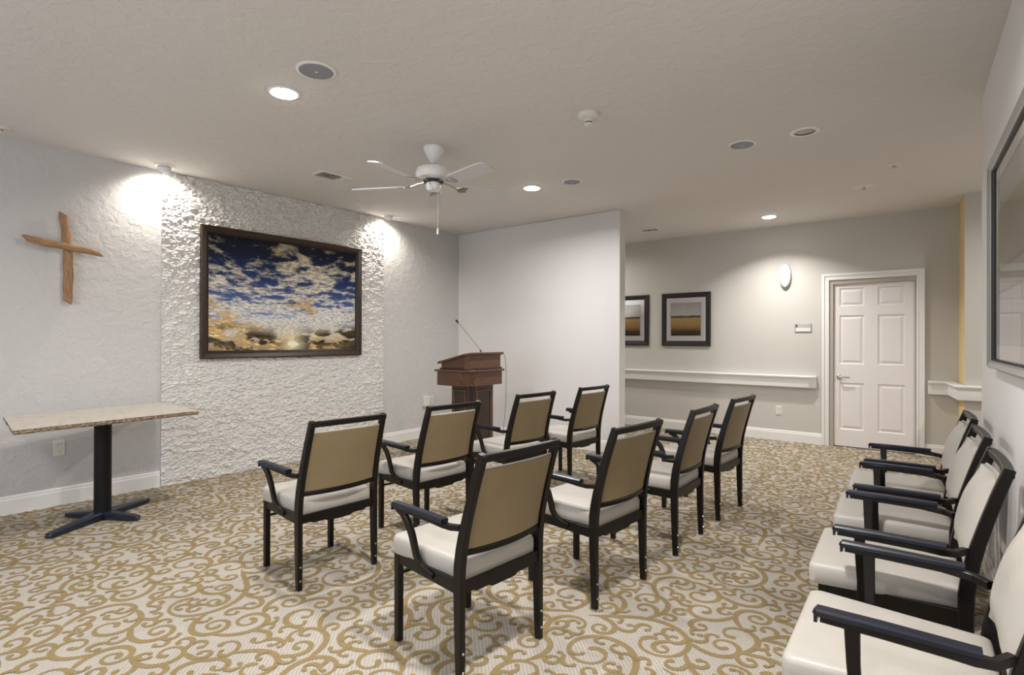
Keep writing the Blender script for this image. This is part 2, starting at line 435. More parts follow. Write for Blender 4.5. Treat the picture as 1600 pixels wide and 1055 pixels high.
# right wall, a little out of square
p0 = (rx(BY), BY); p1 = (rx(RE), RE); nx, ny = math.cos(PH)*.14, math.sin(PH)*.14
struct(MB().prism([p0, p1, (p1[0]+nx, p1[1]+ny), (p0[0]+nx, p0[1]+ny)], 0, CEIL).obj('wall_right', M['wall_right'], bevel=.006))
struct(MB().box((X1, RE-.6, 0), (X1+.1, JY+.1, CEIL)).obj('wall_passage', M['wall_greige']))
struct(MB().box((rx(RE)+.14, RE-.6, 0), (X1, RE-.5, CEIL)).obj('wall_passage_end', M['wall_greige']))
# back wall with a window
wx0, wx1, wz0, wz1 = -4.1, -1.1, .7, 2.25
b = MB().box((LX-t, BY-t, 0), (wx0, BY, CEIL)).box((wx1, BY-t, 0), (rx(BY)+.15, BY, CEIL)).box((wx0, BY-t, 0), (wx1, BY, wz0)).box((wx0, BY-t, wz1), (wx1, BY, CEIL))
struct(b.obj('wall_back', M['wall']))
wn = bpy.data.objects.new('window_1', None); C.objects.link(wn); struct(wn); wn.location = (0, 0, 0)
b = MB()
for a in ((wx0, wx0+.05), (wx1-.05, wx1), ((wx0+wx1)/2-.03, (wx0+wx1)/2+.03)): b.box((a[0], BY-.1, wz0), (a[1], BY-.04, wz1))
for a in ((wz0, wz0+.05), (wz1-.05, wz1)): b.box((wx0, BY-.1, a[0]), (wx1, BY-.04, a[1]))
b.obj('window_frame', M['trim'], wn)

# baseboards
def base_run(name, pts, side):
    """pts: floor line against the wall; side: unit vector into the room"""
    (xa, ya), (xb, yb) = pts; sx, sy = side; e = .001
    b = MB()
    prof = [(e, 0), (.016, 0), (.016, .105), (.011, .112), (.011, .124), (.005, .137), (e, .137)]
    ra = [(xa+sx*d, ya+sy*d, z) for d, z in prof]; rb = [(xb+sx*d, yb+sy*d, z) for d, z in prof]
    b.loft([ra, rb]); return struct(b.obj(name, M['trim']))
base_run('baseboard_left', ((LX, BY), (LX, 1.855)), (1, 0))
base_run('baseboard_left_far', ((LX, 4.255), (LX, FY)), (1, 0))
base_run('baseboard_far', ((LX, FY), (WE, FY)), (0, -1))
base_run('baseboard_far_end', ((WE, FY), (WE, FY+WT)), (1, 0))
base_run('baseboard_corridor', ((LX, CY), (-1.213, CY)), (0, -1))
base_run('baseboard_corridor_right', ((-.215, CY), (.092, CY)), (0, -1))
base_run('baseboard_jog_side', ((.130, JY), (.092, CY)), (-.998, -.065))
base_run('baseboard_jog', ((.130, JY), (X1, JY)), (0, -1))
base_run('baseboard_right', ((rx(BY), BY), (rx(RE), RE)), (-math.cos(PH), -math.sin(PH)))

# rough stone panel on the left wall
def stone_panel():
    y0, y1, z0, z1 = 1.858, 4.252, .0, CEIL-.002; s = .0085
    ny_, nz_ = int((y1-y0)/s), int((z1-z0)/s)
    V = []; F_ = []
    for i in range(ny_+1):
        y = y0+(y1-y0)*i/ny_
        for j in range(nz_+1):
            z = z0+(z1-z0)*j/nz_
            q = Vector((y*1.0, z*1.9, 0))
            c = noise.voronoi(Vector((q.x*22+noise.noise(q*9)*1.2, q.y*22+noise.noise(q*9+Vector((5, 5, 0)))*1.2, 0)))[0]
            d = .012+.014*min(1, (c[1]-c[0])*1.9)+.011*noise.noise(q*14)+.009*noise.noise(q*40)+.006*noise.noise(q*5)
            V.append((LX+.008+max(0.001, d), y, z))
    for i in range(ny_):
        for j in range(nz_):
            a = i*(nz_+1)+j; F_.append((a, a+nz_+1, a+nz_+2, a+1))
    n0 = len(V)
    # returns at both sides to the wall
    for i in (0, ny_):
        st = len(V)
        for j in range(nz_+1): V.append((LX+.001, y0+(y1-y0)*i/ny_, z0+(z1-z0)*j/nz_))
        for j in range(nz_):
            a = i*(nz_+1)+j; c = st+j
            F_.append((a, a+1, c+1, c) if i == 0 else (a+1, a, c, c+1))
    me = bpy.data.meshes.new('trim_stone_panel'); me.from_pydata(V, [], F_); me.materials.append(M['stone'])
    o = bpy.data.objects.new('trim_1', me); C.objects.link(o); struct(o)
stone_panel()

# ------------------------------------------------------------------ door
dn = bpy.data.objects.new('door_1', None); C.objects.link(dn); struct(dn); dn.location = (0, 0, 0)
def casing(name, xa, xb, zt, y, w):
    b = MB()
    # stepped moulding: outer thick band and inner thin band, mitred as one frame
    for (o0, o1, th) in ((0, w*.38, .024), (w*.38, w*.72, .016), (w*.72, w, .020)):
        xo0, xo1, zo = xa-w+o0, xa-w+o1, zt+w-o0; zi = zt+w-o1
        b.box((xo0, y-th, 0), (xo1, y-.001, zo)); b.box((2*((xa+xb)/2)-xo1, y-th, 0), (2*((xa+xb)/2)-xo0, y-.001, zo))
        b.box((xo1, y-th, zi), (xa+xb-xo1, y-.001, zo))
    return b
casing('', DL, DR, DT, CY, .077).obj('door_casing', M['trim'], dn, bevel=.002)
b = MB().box((DL+.001, CY-.004, 0), (DL+.042, CY+t, DT-.001)).box((DR-.012, CY-.004, 0), (DR-.001, CY+t, DT-.001)).box((DL+.042, CY-.004, DT-.052), (DR-.012, CY+t, DT-.001))
b.obj('door_jamb', M['jamb'], dn)
LL, LR, LT, LY = -1.090, -.291, 1.960, CY+.022
def door_leaf():
    b = MB(); xs = [LL, -1.030, -.775, -.643, -.381, LR]; zs = [.012, .213, .775, 1.0, 1.585, 1.695, 1.912, LT]
    for i in range(5):
        for j in range(7):
            xa, xb, za, zb = xs[i], xs[i+1], zs[j], zs[j+1]
            if i in (1, 3) and j in (1, 3, 5):
                def ring(m_, y): return [(xa+m_, y, za+m_), (xb-m_, y, za+m_), (xb-m_, y, zb-m_), (xa+m_, y, zb-m_)]
                R = [ring(0, LY), ring(.010, LY+.010), ring(.022, LY+.010), ring(.045, LY+.002)]
                b.loft(R, cap=False); b.quad(R[-1])
            else: b.quad([(xa, LY, za), (xb, LY, za), (xb, LY, zb), (xa, LY, zb)])
    bmesh.ops.remove_doubles(b.bm, verts=b.bm.verts, dist=1e-5)
    b.box((LL, LY+.012, .012), (LR, LY+.045, LT))
    return b.obj('door_leaf', M['door'], dn)
lf = door_leaf()
b = MB().lathe([(.001, 0), (.027, 0), (.027, .006), (.022, .011), (.010, .013), (.010, .045), (.001, .046)], seg=20, mat=Matrix.Rotation(PI/2, 4, 'X'), center=(-1.032, LY, .842))
b.bar([(-1.040, LY-.045, .842), (-1.0, LY-.047, .844), (-.955, LY-.046, .843), (-.915, LY-.040, .840)], [.012, .012, .011, .010], [.018, .018, .016, .012], side=(0, 1, 0))
o = b.obj('door_handle', M['chrome'], lf, smooth=True); o['label'] = 'brushed nickel lever handle'
MB().lathe([(.001, 0), (.009, 0), (.009, .004), (.001, .004)], seg=14, mat=Matrix.Rotation(PI/2, 4, 'X'), center=(-.706, LY, 1.515)).obj('peephole', M['off_white'], lf)

# ------------------------------------------------------------------ handrails
def rail(name, pts, closed_ends=(True, True)):
    """pts: wall line points (x, y), outward side computed as the camera side"""
    b = MB(); zt, zb = .842, .692
    prof = [(.001, zb), (.060, zb), (.066, zb+.008), (.066, zb+.105), (.078, zb+.114), (.082, zb+.122), (.090, zb+.130), (.090, zt-.006), (.084, zt), (.001, zt)]
    P = [Vector((x, y, 0)) for x, y in pts]; rings = []
    for i, q in enumerate(P):
        def nrm(a, c):
            d = (c-a).normalized(); return Vector((d.y, -d.x, 0))
        if i == 0: n_ = nrm(P[0], P[1])
        elif i == len(P)-1: n_ = nrm(P[-2], P[-1])
        else:
            n1, n2 = nrm(P[i-1], P[i]), nrm(P[i], P[i+1]); n_ = (n1+n2)/(1+n1.dot(n2))
        rings.append([q+n_*d+Vector((0, 0, z)) for d, z in prof])
    b.loft(rings)
    return b.obj(name, M['trim'], bevel=.0015)
o = rail('handrail', [(LX, CY), (-1.345, CY)])
tag(o, 'long white handrail ledge running under the framed field pictures', 'handrail')
prof = [(.001, .692), (.060, .692), (.066, .700), (.066, .797), (.078, .806), (.082, .814), (.090, .822), (.090, .836), (.084, .842), (.001, .842)]
MB().loft([[(-1.345, CY-d, z) for d, z in prof], [(-1.268, CY-max(.001, d*.55), z) for d, z in prof]]).obj('end_return', M['trim'], o, bevel=.0015)
o = rail('handrail', [(-.172, CY), (.055, CY), (.131, JY), (X1-.2, JY)])
tag(o, 'short white handrail ledge right of the white door, bending round the corner', 'handrail')

# ------------------------------------------------------------------ pictures
def frame_ring(b, y0, y1, z0, z1, w, d0, d1, ax):
    """mitred frame; ax(a, z, d): place point along wall a, height z, distance d from the wall"""
    prof = [(0, d0), (0, d1), (w*.18, d1+.004), (w*.75, d1-.004), (w, d1-.012), (w, d0)]
    cs = [(y0, z0, 1, 1), (y1, z0, -1, 1), (y1, z1, -1, -1), (y0, z1, 1, -1)]
    rings = [[ax(y+sy*u, z+sz*u, d) for u, d in prof] for y, z, sy, sz in cs]; rings.append(rings[0])
    b.loft(rings, cap=False); bmesh.ops.remove_doubles(b.bm, verts=b.bm.verts, dist=1e-6)
def picture(name, label, a0, a1, z0, z1, w, depth, base, ax, fm, print_mat, mat_w=0, group=None, lip=0, origin=(0, 0, 0)):
    t_ = thing(name, label, 'picture', origin, 0, group)
    O = Vector(origin); A = lambda a, z, d: Vector(ax(a, z, d))-O
    b = MB(); frame_ring(b, a0, a1, z0, z1, w, base, base+depth, A); b.obj('picture_frame', fm, t_)
    i0, i1, j0, j1 = a0+w*.9, a1-w*.9, z0+w*.9, z1-w*.9
    def rect(i0, i1, j0, j1, d): return [A(i0, j0, d), A(i1, j0, d), A(i1, j1, d), A(i0, j1, d)]
    if lip:
        b = MB(); frame_ring(b, a0+w, a1-w, z0+w, z1-w, lip, base, base+depth-.014, A); b.obj('frame_lip', M['black'], t_)
    if mat_w:
        plane_uv('mat_board', rect(i0, i1, j0, j1, base+.008), M['mat_board'], t_)
        i0 += mat_w[0]; i1 -= mat_w[0]; j0 += mat_w[1]; j1 -= mat_w[1]
        b = MB(); frame_ring(b, i0-.006, i1+.006, j0-.006, j1+.006, .006, base+.008, base+.011, A); b.obj('mat_bevel', M['mat_board'], t_)
        plane_uv('print', rect(i0, i1, j0, j1, base+.0105), print_mat, t_)
    else: plane_uv('print', rect(i0, i1, j0, j1, base+.008), print_mat, t_)
    plane_uv('glass', rect(a0+w*.9, a1-w*.9, z0+w*.9, z1-w*.9, base+.016), M['glass'], t_)
    return t_
picture('framed_picture', 'large walnut-framed photograph of a cloudy sunset sky on the stone panel', 2.163, 3.905, 1.100, 2.328, .056, .036, .032,
        lambda a, z, d: (LX+d, a, z), M['frame_wood'], M['sky_print'], lip=.018, origin=(LX+.03, 3.034, 1.10))
picture('framed_picture', 'dark square framed wheat field print between the partition end and the wall lamp', -3.270, -2.566, 1.197, 1.953, .072, .020, .004,
        lambda a, z, d: (a, CY-d, z), M['dark_frame'], M['field_print'], (.075, .085), 'wheat field prints on the corridor wall', origin=(-2.918, CY-.004, 1.197))
picture('framed_picture', 'dark framed wheat field print half hidden by the partition end', -4.180, -3.476, 1.197, 1.953, .072, .020, .004,
        lambda a, z, d: (a, CY-d, z), M['dark_frame'], M['field_print'], (.075, .085), 'wheat field prints on the corridor wall', origin=(-3.828, CY-.004, 1.197))
def axr(a, z, d):       # a runs along the right wall away from the camera
    return (rx(a)-math.cos(PH)*d, a-math.sin(PH)*d, z)
picture('framed_picture', 'large silver-edged framed print cut off at the right edge of the view', 2.25, 3.60, 1.158, 2.150, .034, .036, .003,
        lambda a, z, d: axr(3.60-(a-2.25), z, d), M['silver'], M['reflection_print'], (.085, .085), lip=.010, origin=axr(2.925, 1.158, .003))

# ------------------------------------------------------------------ wooden cross
cr = thing('wooden_cross', 'rustic brown wooden cross hanging on the left wall above the table', 'cross', (LX+.04, 1.185, 1.55))
rng = random.Random(3)
def branch(pts, w, h, side, c0, c1):
    """rough branch whose two ends are sawn off at a slant (c0, c1: slope of the cuts)"""
    pts = [Vector(p) for p in pts]; side = Vector(side); rings = []; n = len(pts); ax = (pts[-1]-pts[0]).normalized()
    for i, q in enumerate(pts):
        d = Vector((1, 0, 0)); ring = []
        for k in range(12):
            a = k*PI/6; cx = math.copysign(abs(math.cos(a))**.75, math.cos(a)); sx = math.copysign(abs(math.sin(a))**.75, math.sin(a))
            o_ = side*(cx*w[i]/2)+d*(sx*h/2)
            sh = c0 if i == 0 else (c0*.8 if i == 1 else (c1 if i == n-1 else (c1*.8 if i == n-2 else 0)))
            ring.append(q+o_*(1+rng.uniform(-.04, .04))+ax*(sh*cx*w[i]/2))
        rings.append(ring)
    return MB().loft(rings)
vp = []; n = 16
for i in range(n):
    k = i/(n-1); vp.append((.0, .016*math.sin(k*3.1)-.030*k+.018+.003*math.sin(i*1.7), .015+.675*k))
branch(vp, [.050, .056, .058, .062, .063, .061, .062, .064, .062, .058, .058, .060, .058, .056, .056, .054], .040, (0, 1, 0), -.75, -.6).obj('upright', M['cross_wood'], cr, smooth=True)
hp = []; n = 14
for i in range(n):
    k = i/(n-1); hp.append((.032, -.240+.456*k, .468-.056*k+.003*math.sin(i*1.3)))
branch(hp, [.044, .050, .054, .056, .056, .056, .055, .053, .052, .052, .052, .050, .046, .040], .040, (0, 0, 1), -.9, -1.1).obj('crossbeam', M['cross_wood_h'], cr, smooth=True)

# ------------------------------------------------------------------ side table
tb = thing('pedestal_table', 'small stone-topped table on a black cross base by the left wall', 'table', (-4.72, 1.27, 0))
TZ = .745
corners = [(-5.09, .80), (-4.295, .715), (-4.405, 1.785), (-5.225, 1.815)]
loc = [(x+4.72, y-1.27) for x, y in corners]
def edge_pts(loc, n, amp, z_amp=0):
    out = []
    for i in range(4):
        a, c = loc[i], loc[(i+1) % 4]; dx_, dy_ = c[0]-a[0], c[1]-a[1]; L = math.hypot(dx_, dy_)
        for k in range(n):
            s_ = k/n; w_ = rng.uniform(-amp, amp) if k else 0
            out.append((a[0]+dx_*s_+dy_/L*w_, a[1]+dy_*s_-dx_/L*w_))
    return out
top_ring = edge_pts(loc, 34, .002)
mid = [(x+rng.uniform(-.005, .003)*(1 if x > 0 else -1), y+rng.uniform(-.005, .003)*(1 if y > 0 else -1)) for x, y in top_ring]
low = [(x*.985, y*.985) for x, y in mid]
b = MB(); b.mi = 0
bmv = [[b.bm.verts.new((x, y, z+(rng.uniform(-.002, .002) if j in (1, 2) else 0))) for x, y in R] for j, (R, z) in enumerate(((top_ring, TZ), (mid, TZ-.007), (mid, TZ-.018), (low, TZ-.028)))]
n_ = len(top_ring)
for a, c in zip(bmv, bmv[1:]):
    for i in range(n_):
        f = b.bm.faces.new((a[i], a[(i+1) % n_], c[(i+1) % n_], c[i])); f.material_index = 1
b.bm.faces.new(bmv[0]).material_index = 0; b.bm.faces.new(bmv[-1]).material_index = 1
b.obj('tabletop', [M['marble'], M['marble_edge']], tb)
MB().lathe([(.052, .05), (.052, TZ-.045), (.11, TZ-.043), (.11, TZ-.029)], seg=28).obj('column', M['table_iron'], tb, smooth=True)
ang = math.radians(120.5)
def base_arm(ang, L):
    b = MB(); c, s = math.cos(ang), math.sin(ang); pts = []
    for k in (-1, -.97, -.8, -.4, 0, .4, .8, .97, 1): pts.append((c*L*k, s*L*k, .020+.018*(1-abs(k)) - (.006 if abs(k) == 1 else 0)))
    b.bar(pts, [.035, .055, .062, .07, .085, .07, .062, .055, .035], [.016, .030, .036, .046, .056, .046, .036, .030, .016], side=(-s, c, 0), r=.5)
    return b
o = base_arm(ang, .405).obj('base_arm', M['iron_foot'], tb, smooth=True)
o = base_arm(ang-PI/2, .285).obj('base_arm', M['iron_foot'], tb, smooth=True)
gl = MB()
# ------------------------------------------------------------------ chairs
def fabric_block(nu, nv, fn_front, fn_back, seam=None):
    """closed cushion from two (u,v) surfaces sharing their border"""
    b = MB(); A = [[b.bm.verts.new(fn_front(i/nu, j/nv)) for j in range(nv+1)] for i in range(nu+1)]
    B = [[b.bm.verts.new(fn_back(i/nu, j/nv)) for j in range(nv+1)] for i in range(nu+1)]
    for G_ in (A, B):
        for i in range(nu):
            for j in range(nv): b.bm.faces.new((G_[i][j], G_[i+1][j], G_[i+1][j+1], G_[i][j+1]))
    border = [(i, 0) for i in range(nu)]+[(nu, j) for j in range(nv)]+[(i, nv) for i in range(nu, 0, -1)]+[(0, j) for j in range(nv, 0, -1)]
    for k in range(len(border)):
        (i, j), (i2, j2) = border[k], border[(k+1) % len(border)]
        b.bm.faces.new((A[i][j], A[i2][j2], B[i2][j2], B[i][j]))
    return b
def seat_block(x0, x1, wf, wb, z0, z1, bulge):
    b = MB(); seg = []
    def outline(inset):
        hx0, hx1 = x0+inset, x1-inset; a, c = wf/2-inset, wb/2-inset; r = .026; pts = []
        for cx, cy, a0 in ((hx0+r, a-r, 90), (hx0+r, -a+r, 180), (hx1-r*.5, -c+r*.5, 270), (hx1-r*.5, c-r*.5, 0)):
            rr = r if cx < (x0+x1)/2 else r*.5
            for k in range(6):
                t_ = math.radians(a0+18*k); pts.append((cx+rr*math.cos(t_), cy+rr*math.sin(t_)))
        # add points along the long sides so the top can crown
        return pts
    rings = []
    for ins, z in ((.008, z0), (.001, z0+.008), (.0, (z0+z1)/2), (.001, z1-.016), (.005, z1-.006), (.013, z1), (.03, z1+bulge*.25), (.06, z1+bulge*.55), (.10, z1+bulge*.85), (.15, z1+bulge)):
        rings.append([(x, y, z) for x, y in outline(ins)])
    b.loft(rings); return b
def post_x(z):
    P = [(0, 0), (.18, -.004), (.36, -.008), (.46, -.006), (.55, .009), (.66, .037), (.78, .073), (.872, .104), (1, .15)]
    for (a, xa), (c, xc) in zip(P, P[1:]):
        if z <= c: return xa+(xc-xa)*(z-a)/(c-a)
def make_chair(kind, name, label, group):
    wide = kind == 'wide'
    t_ = thing(name, label, 'chair', (0, 0, 0), 0, group)
    fr = M['frame']; wbot, wtop = .449, .420
    def py(z): return (wbot+(wtop-wbot)*min(1, max(0, (z-.4)/.47)))/2
    for s in (-1, 1):
        zs = [0.006, .10, .2, .3, .38, .44, .50, .56, .62, .70, .78, .83, .872]
        b = MB().bar([(post_x(z), s*py(z), z) for z in zs], [.026]+[.028]*11+[.028], [.028, .033, .037, .040, .043, .045, .044, .041, .038, .036, .034, .033, .031], side=(0, 1, 0), r=.22)
        leg = b.obj('rear_leg', fr, t_, smooth=True)
        for z in (.055, .125):
            MB().lathe([(.001, 0), (.0052, 0), (.0045, .0025), (.001, .003)], seg=10, mat=Matrix.Rotation(PI/2, 4, 'Y'), center=(post_x(z)+.0155+.012*z, s*py(z), z)).obj('screw', M['screw'], leg)
        MB().lathe([(.011, 0), (.012, .003), (.010, .008)], seg=12, center=(0, s*wbot/2, 0)).obj('foot_glide', M['glide'], leg)
    wf = .43 if wide else .395; D = -.424
    for s in (-1, 1):
        b = MB().bar([(D, s*wf/2, .006), (D, s*wf/2, .2), (D, s*wf/2, .375)], .029, [.029, .031, .033], side=(0, 1, 0), r=.2)
        leg = b.obj('front_leg', fr, t_, smooth=True)
        MB().lathe([(.011, 0), (.012, .003), (.010, .008)], seg=12, center=(D, s*wf/2, 0)).obj('foot_glide', M['glide'], leg)
    # seat frame: four rails, the back one scalloped
    zf = .338 if not wide else .325
    b = MB()
    for s in (-1, 1):
        b.bar([(D+.012, s*wf/2, (zf+.385)/2), (post_x(.36)-.018, s*wbot/2-s*.004, (zf+.385)/2)], .022, .385-zf, side=(0, 1, 0), r=.1)
    b.box((D-.008, -wf/2+.012, zf), (D+.012, wf/2-.012, .385))
    b.obj('seat_frame', fr, t_, smooth=True)
    n = 20; rings = []
    for k in range(n+1):
        u = k/n; y = (u-.5)*(wbot-.026); w_ = .008*(1 if .12 < u < .88 else 0) + .010*(1 if .30 < u < .70 else 0)
        x = post_x(.36)+.004
        rings.append([(x-.011, y, zf+.004-w_), (x+.011, y, zf+.004-w_), (x+.011, y, .384), (x-.011, y, .384)])
    MB().loft(rings).obj('back_apron', fr, t_)
    MB().box((D-.004, -wf/2+.012, .285), (D+.008, wf/2-.012, .297)).obj('stretcher', fr, t_)
    # seat
    if wide: sb = seat_block(-.472, -.006, .505, .412, .374, .450, .008)
    else: sb = seat_block(-.458, -.006, .432, .410, .374, .454, .008)
    sb.obj('seat', M['vinyl'], t_, smooth=True)
    # top rail
    ztop = .872
    b = MB(); pts = []
    for k in range(9):
        u = k/8; y = (u-.5)*(wtop+.026); bow = .010*(1-(2*u-1)**2)
        pts.append((post_x(.860)+bow, y, .858))
    b.bar(pts, .028, .030, side=(0, 0, 1), r=.25); b.obj('top_rail', fr, t_, smooth=True)
    # lower back rail, bowed backwards
    b = MB(); pts = []
    for k in range(13):
        u = k/12; y = (u-.5)*(2*py(.49)-.024); bow = .034*(1-(2*u-1)**2)
        pts.append((post_x(.492)+bow, y, .492))
    b.bar(pts, .022, .024, side=(0, 0, 1), r=.3); b.obj('lower_back_rail', fr, t_, smooth=True)
    # back pad: cream front that bulges, tan shell behind
    zb0, zb1 = .505, .812
    def half(z): return py(z)-.0165
    def shell(off, bul):
        def f(u, v_):
            z = zb0+(zb1-zb0)*v_; y = (u-.5)*2*half(z)
            bow = .030*(1-(2*u-1)**2)*(1-.55*v_)
            e = (1-abs(2*u-1)**3.2)*(1-abs(2*v_-1)**3.2)
            lean = .30
            x = post_x(z)+bow+off-bul*e; zz = z-lean*(-bul*e+off)*-.0
            return (x, y, zz)
        return f
    fb = fabric_block(16, 18, shell(-.016, .050 if wide else .030), shell(.004, 0))
    fb.obj('backrest', M['vinyl'], t_, smooth=True)
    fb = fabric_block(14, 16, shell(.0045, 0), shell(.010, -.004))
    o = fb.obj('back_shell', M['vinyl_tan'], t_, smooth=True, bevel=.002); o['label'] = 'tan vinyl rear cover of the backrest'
    MB().tube([(post_x(zb1)+.001+.0135*(1-(2*k/12-1)**2), (k/12-.5)*2*half(zb1), zb1+.002) for k in range(13)], .0045, 8).obj('piping', M['vinyl'], o, smooth=True)
    # arms
    aw = .285 if wide else .250
    for s in (-1, 1):
        A = [(-.372, aw, .598), (-.25, aw, .597), (-.12, aw, .594), (-.075, aw-.004, .588), (-.04, aw-.014, .585), (-.008, py(.59)+.006, .587)]
        b = MB().bar([(x, s*y, z) for x, y, z in A], [.030]*3+[.026, .024, .022], [.018 if not wide else .026]*3+[.018 if not wide else .024, .022, .022], side=(0, 1, 0), r=.25)
        if wide:
            b.bar([(-.305, s*.279, .59), (-.303, s*.272, .50), (-.300, s*.252, .42), (-.300, s*.240, .345)], .020, [.034, .030, .028, .030], side=(0, 1, 0), r=.25)
            b.box((-.32, min(s*.205, s*.250), .338), (-.285, max(s*.205, s*.250), .372))
        else:
            S = [(-.355, aw, .594), (-.322, aw, .580), (-.292, aw-.001, .550), (-.270, aw-.004, .508), (-.259, aw-.009, .462), (-.253, aw-.014, .425), (-.238, aw-.019, .394), (-.208, aw-.025, .373), (-.16, aw-.029, .362)]
            b.bar([(x, s*y, z) for x, y, z in S], .021, [.030, .030, .030, .029, .028, .027, .026, .024, .020], side=(0, 1, 0), r=.25)
        arm = b.obj('arm', fr, t_, smooth=True)
        p_ = MB().bar([(-.385, s*aw, .602), (-.380, s*aw, .608), (-.25, s*aw, .608), (-.062, s*aw, .606)], [.030, .038, .038, .036], [.012, .020, .021, .019], side=(0, 1, 0), r=.5)
        p_.box((-.386, s*aw-.016, .584), (-.378, s*aw+.016, .606))
        p_.obj('arm_pad', M['pad'], arm, smooth=True)
    return t_
def copy_tree(o, parent=None):
    c = o.copy(); C.objects.link(c)
    if parent: c.parent = parent
    for ch in list(o.children): copy_tree(ch, c)
    return c
GR = 'armchairs in two rows facing the left wall'
rows = [  # x, y, angle, label
 (-2.579, 1.755, -3.4, 'armchair nearest the pedestal table, leftmost of the front row'),
 (-2.589, 2.560, -3.9, 'armchair in front of the lectern, second from left in the front row'),
 (-2.600, 3.475, -5.0, 'armchair just right of the lectern, third in the front row'),
 (-2.560, 4.295, -3.7, 'armchair before the blank white partition, farthest in the front row'),
 (-1.398, 1.710, -4.6, 'armchair at the bottom centre of the photo, nearest of the rear row'),
 (-1.300, 2.533, -5.0, 'second armchair of the rear row, just right of the nearest'),
 (-1.275, 3.405, 0.8, 'third armchair of the rear row, between the second and the farthest one'),
 (-1.268, 4.205, -3.0, 'farthest armchair of the rear row, under the handrail and outlet')]
proto = make_chair('row', 'armchair', '', GR)
for i, (x, y, a, lab) in enumerate(rows):
    o = proto if i == 0 else copy_tree(proto)
    o.location = (x, y, 0); o.rotation_euler = (0, 0, math.radians(a)); o['label'] = 'black-framed ' + lab
wall_row = [
 (.112, 1.866, 1.9, 'cream wide armchair cut off by the bottom right corner of the photo'),
 (.043, 2.607, 3.0, 'cream wide armchair along the right wall, just beyond the cut-off one'),
 (.019, 3.330, 3.7, 'cream wide armchair along the right wall, second from the far end'),
 (-.004, 4.010, 3.4, 'cream wide armchair at the far end of the right wall, nearest the white door')]
proto2 = make_chair('wide', 'armchair', '', 'wide armchairs lined up along the right wall')
for i, (x, y, a, lab) in enumerate(wall_row):
    o = proto2 if i == 0 else copy_tree(proto2)
    o.location = (x, y, 0); o.rotation_euler = (0, 0, math.radians(a)); o['label'] = lab

# ------------------------------------------------------------------ lectern (faces the chairs, +x)
lc = thing('lectern', 'dark cherry wood lectern with sloped top in front of the white partition', 'lectern', (-4.03, 4.42, 0))
def chamf(dx0, dx1, hy, c):      # x from dx0 (speaker side) to dx1 (audience side), chamfered audience corners
    return [(dx0, -hy), (dx1-c, -hy), (dx1, -hy+c), (dx1, hy-c), (dx1-c, hy), (dx0, hy)]
MB().prism(chamf(-.22, .22, .27, .06), .0, .09).obj('plinth', M['cherry'], lc, bevel=.006)
b = MB().prism(chamf(-.135, .155, .195, .05), .09, .80)
b.obj('column', M['cherry_dark'], lc, bevel=.003)
def panel_ring(b, P, U, V_, w, h, n_, fw_=.028, dep=.012):
    P, U, V_, n_ = Vector(P), Vector(U), Vector(V_), Vector(n_)
    prof = [(0, 0), (.006, dep), (fw_, dep), (fw_+.008, .002)]
    cs = [(-1, -1), (1, -1), (1, 1), (-1, 1)]
    rings = [[P+U*(su*(w/2-a))+V_*(sv*(h/2-a))+n_*d for a, d in prof] for su, sv in cs]; rings.append(rings[0])
    b.loft(rings, cap=False)
b = MB(); panel_ring(b, (.155, 0, .45), (0, 1, 0), (0, 0, 1), .26, .62, (1, 0, 0))
b.obj('front_panel_moulding', M['cherry'], lc)
b = MB(); panel_ring(b, (-.015, -.195, .45), (1, 0, 0), (0, 0, 1), .20, .62, (0, -1, 0))
b.obj('side_panel_moulding', M['cherry'], lc)
b = MB(); panel_ring(b, (-.015, .195, .45), (1, 0, 0), (0, 0, 1), .20, .62, (0, 1, 0))
b.obj('side_panel_moulding', M['cherry'], lc)
MB().prism(chamf(-.225, .215, .325, .10), .80, .945).obj('tray_box', M['cherry'], lc, bevel=.003)
MB().prism(chamf(-.245, .240, .350, .11), .945, .967).obj('tray_rim', M['cherry'], lc, bevel=.006)
MB().prism(chamf(-.215, .195, .300, .05), .967, .985).obj('desk_moulding', M['cherry_dark'], lc, bevel=.004)
# wedge box
pts = chamf(-.20, .175, .285, .04)
def zt_(x): return 1.030+(x+.20)*.235
MB().loft([[(x, y, .985) for x, y in pts], [(x, y, zt_(x)) for x, y in pts]]).obj('desk_box', M['cherry'], lc)
pts = chamf(-.235, .205, .315, .05)
MB().loft([[(x, y, zt_(x)+.001) for x, y in pts], [(x, y, zt_(x)+.024) for x, y in pts]]).obj('reading_top', M['cherry'], lc, bevel=.004)
mc = thing('microphone', 'thin gooseneck microphone on a small stand on top of the lectern', 'microphone', (-4.03+.10, 4.42+.03, zt_(.10)+.0245))
tl = math.atan(.235)
b = MB().lathe([(.052, 0), (.050, .010), (.020, .018), (.012, .030)], seg=24, mat=Matrix.Rotation(-tl, 4, 'Y')); b.obj('mic_base', M['silver'], mc, smooth=True)
b = MB().lathe([(.012, .02), (.014, .03), (.010, .05)], seg=16, mat=Matrix.Rotation(-tl-.3, 4, 'Y')); b.obj('base_joint', M['black'], mc, smooth=True)
gp = []
for k in range(13):
    u = k/12; gp.append((-.012-.300*u, -.05*u, .03+.345*u-.03*u*u))
MB().tube(gp, .0040, 8).obj('gooseneck', M['cord'], mc, smooth=True)
d_ = (Vector(gp[-1])-Vector(gp[-2])).normalized(); e_ = Vector(gp[-1])
MB().tube([e_-d_*.004, e_, e_+d_*.03, e_+d_*.042], [.005, .010, .012, .007], 12).obj('mic_capsule', M['black'], mc, smooth=True)
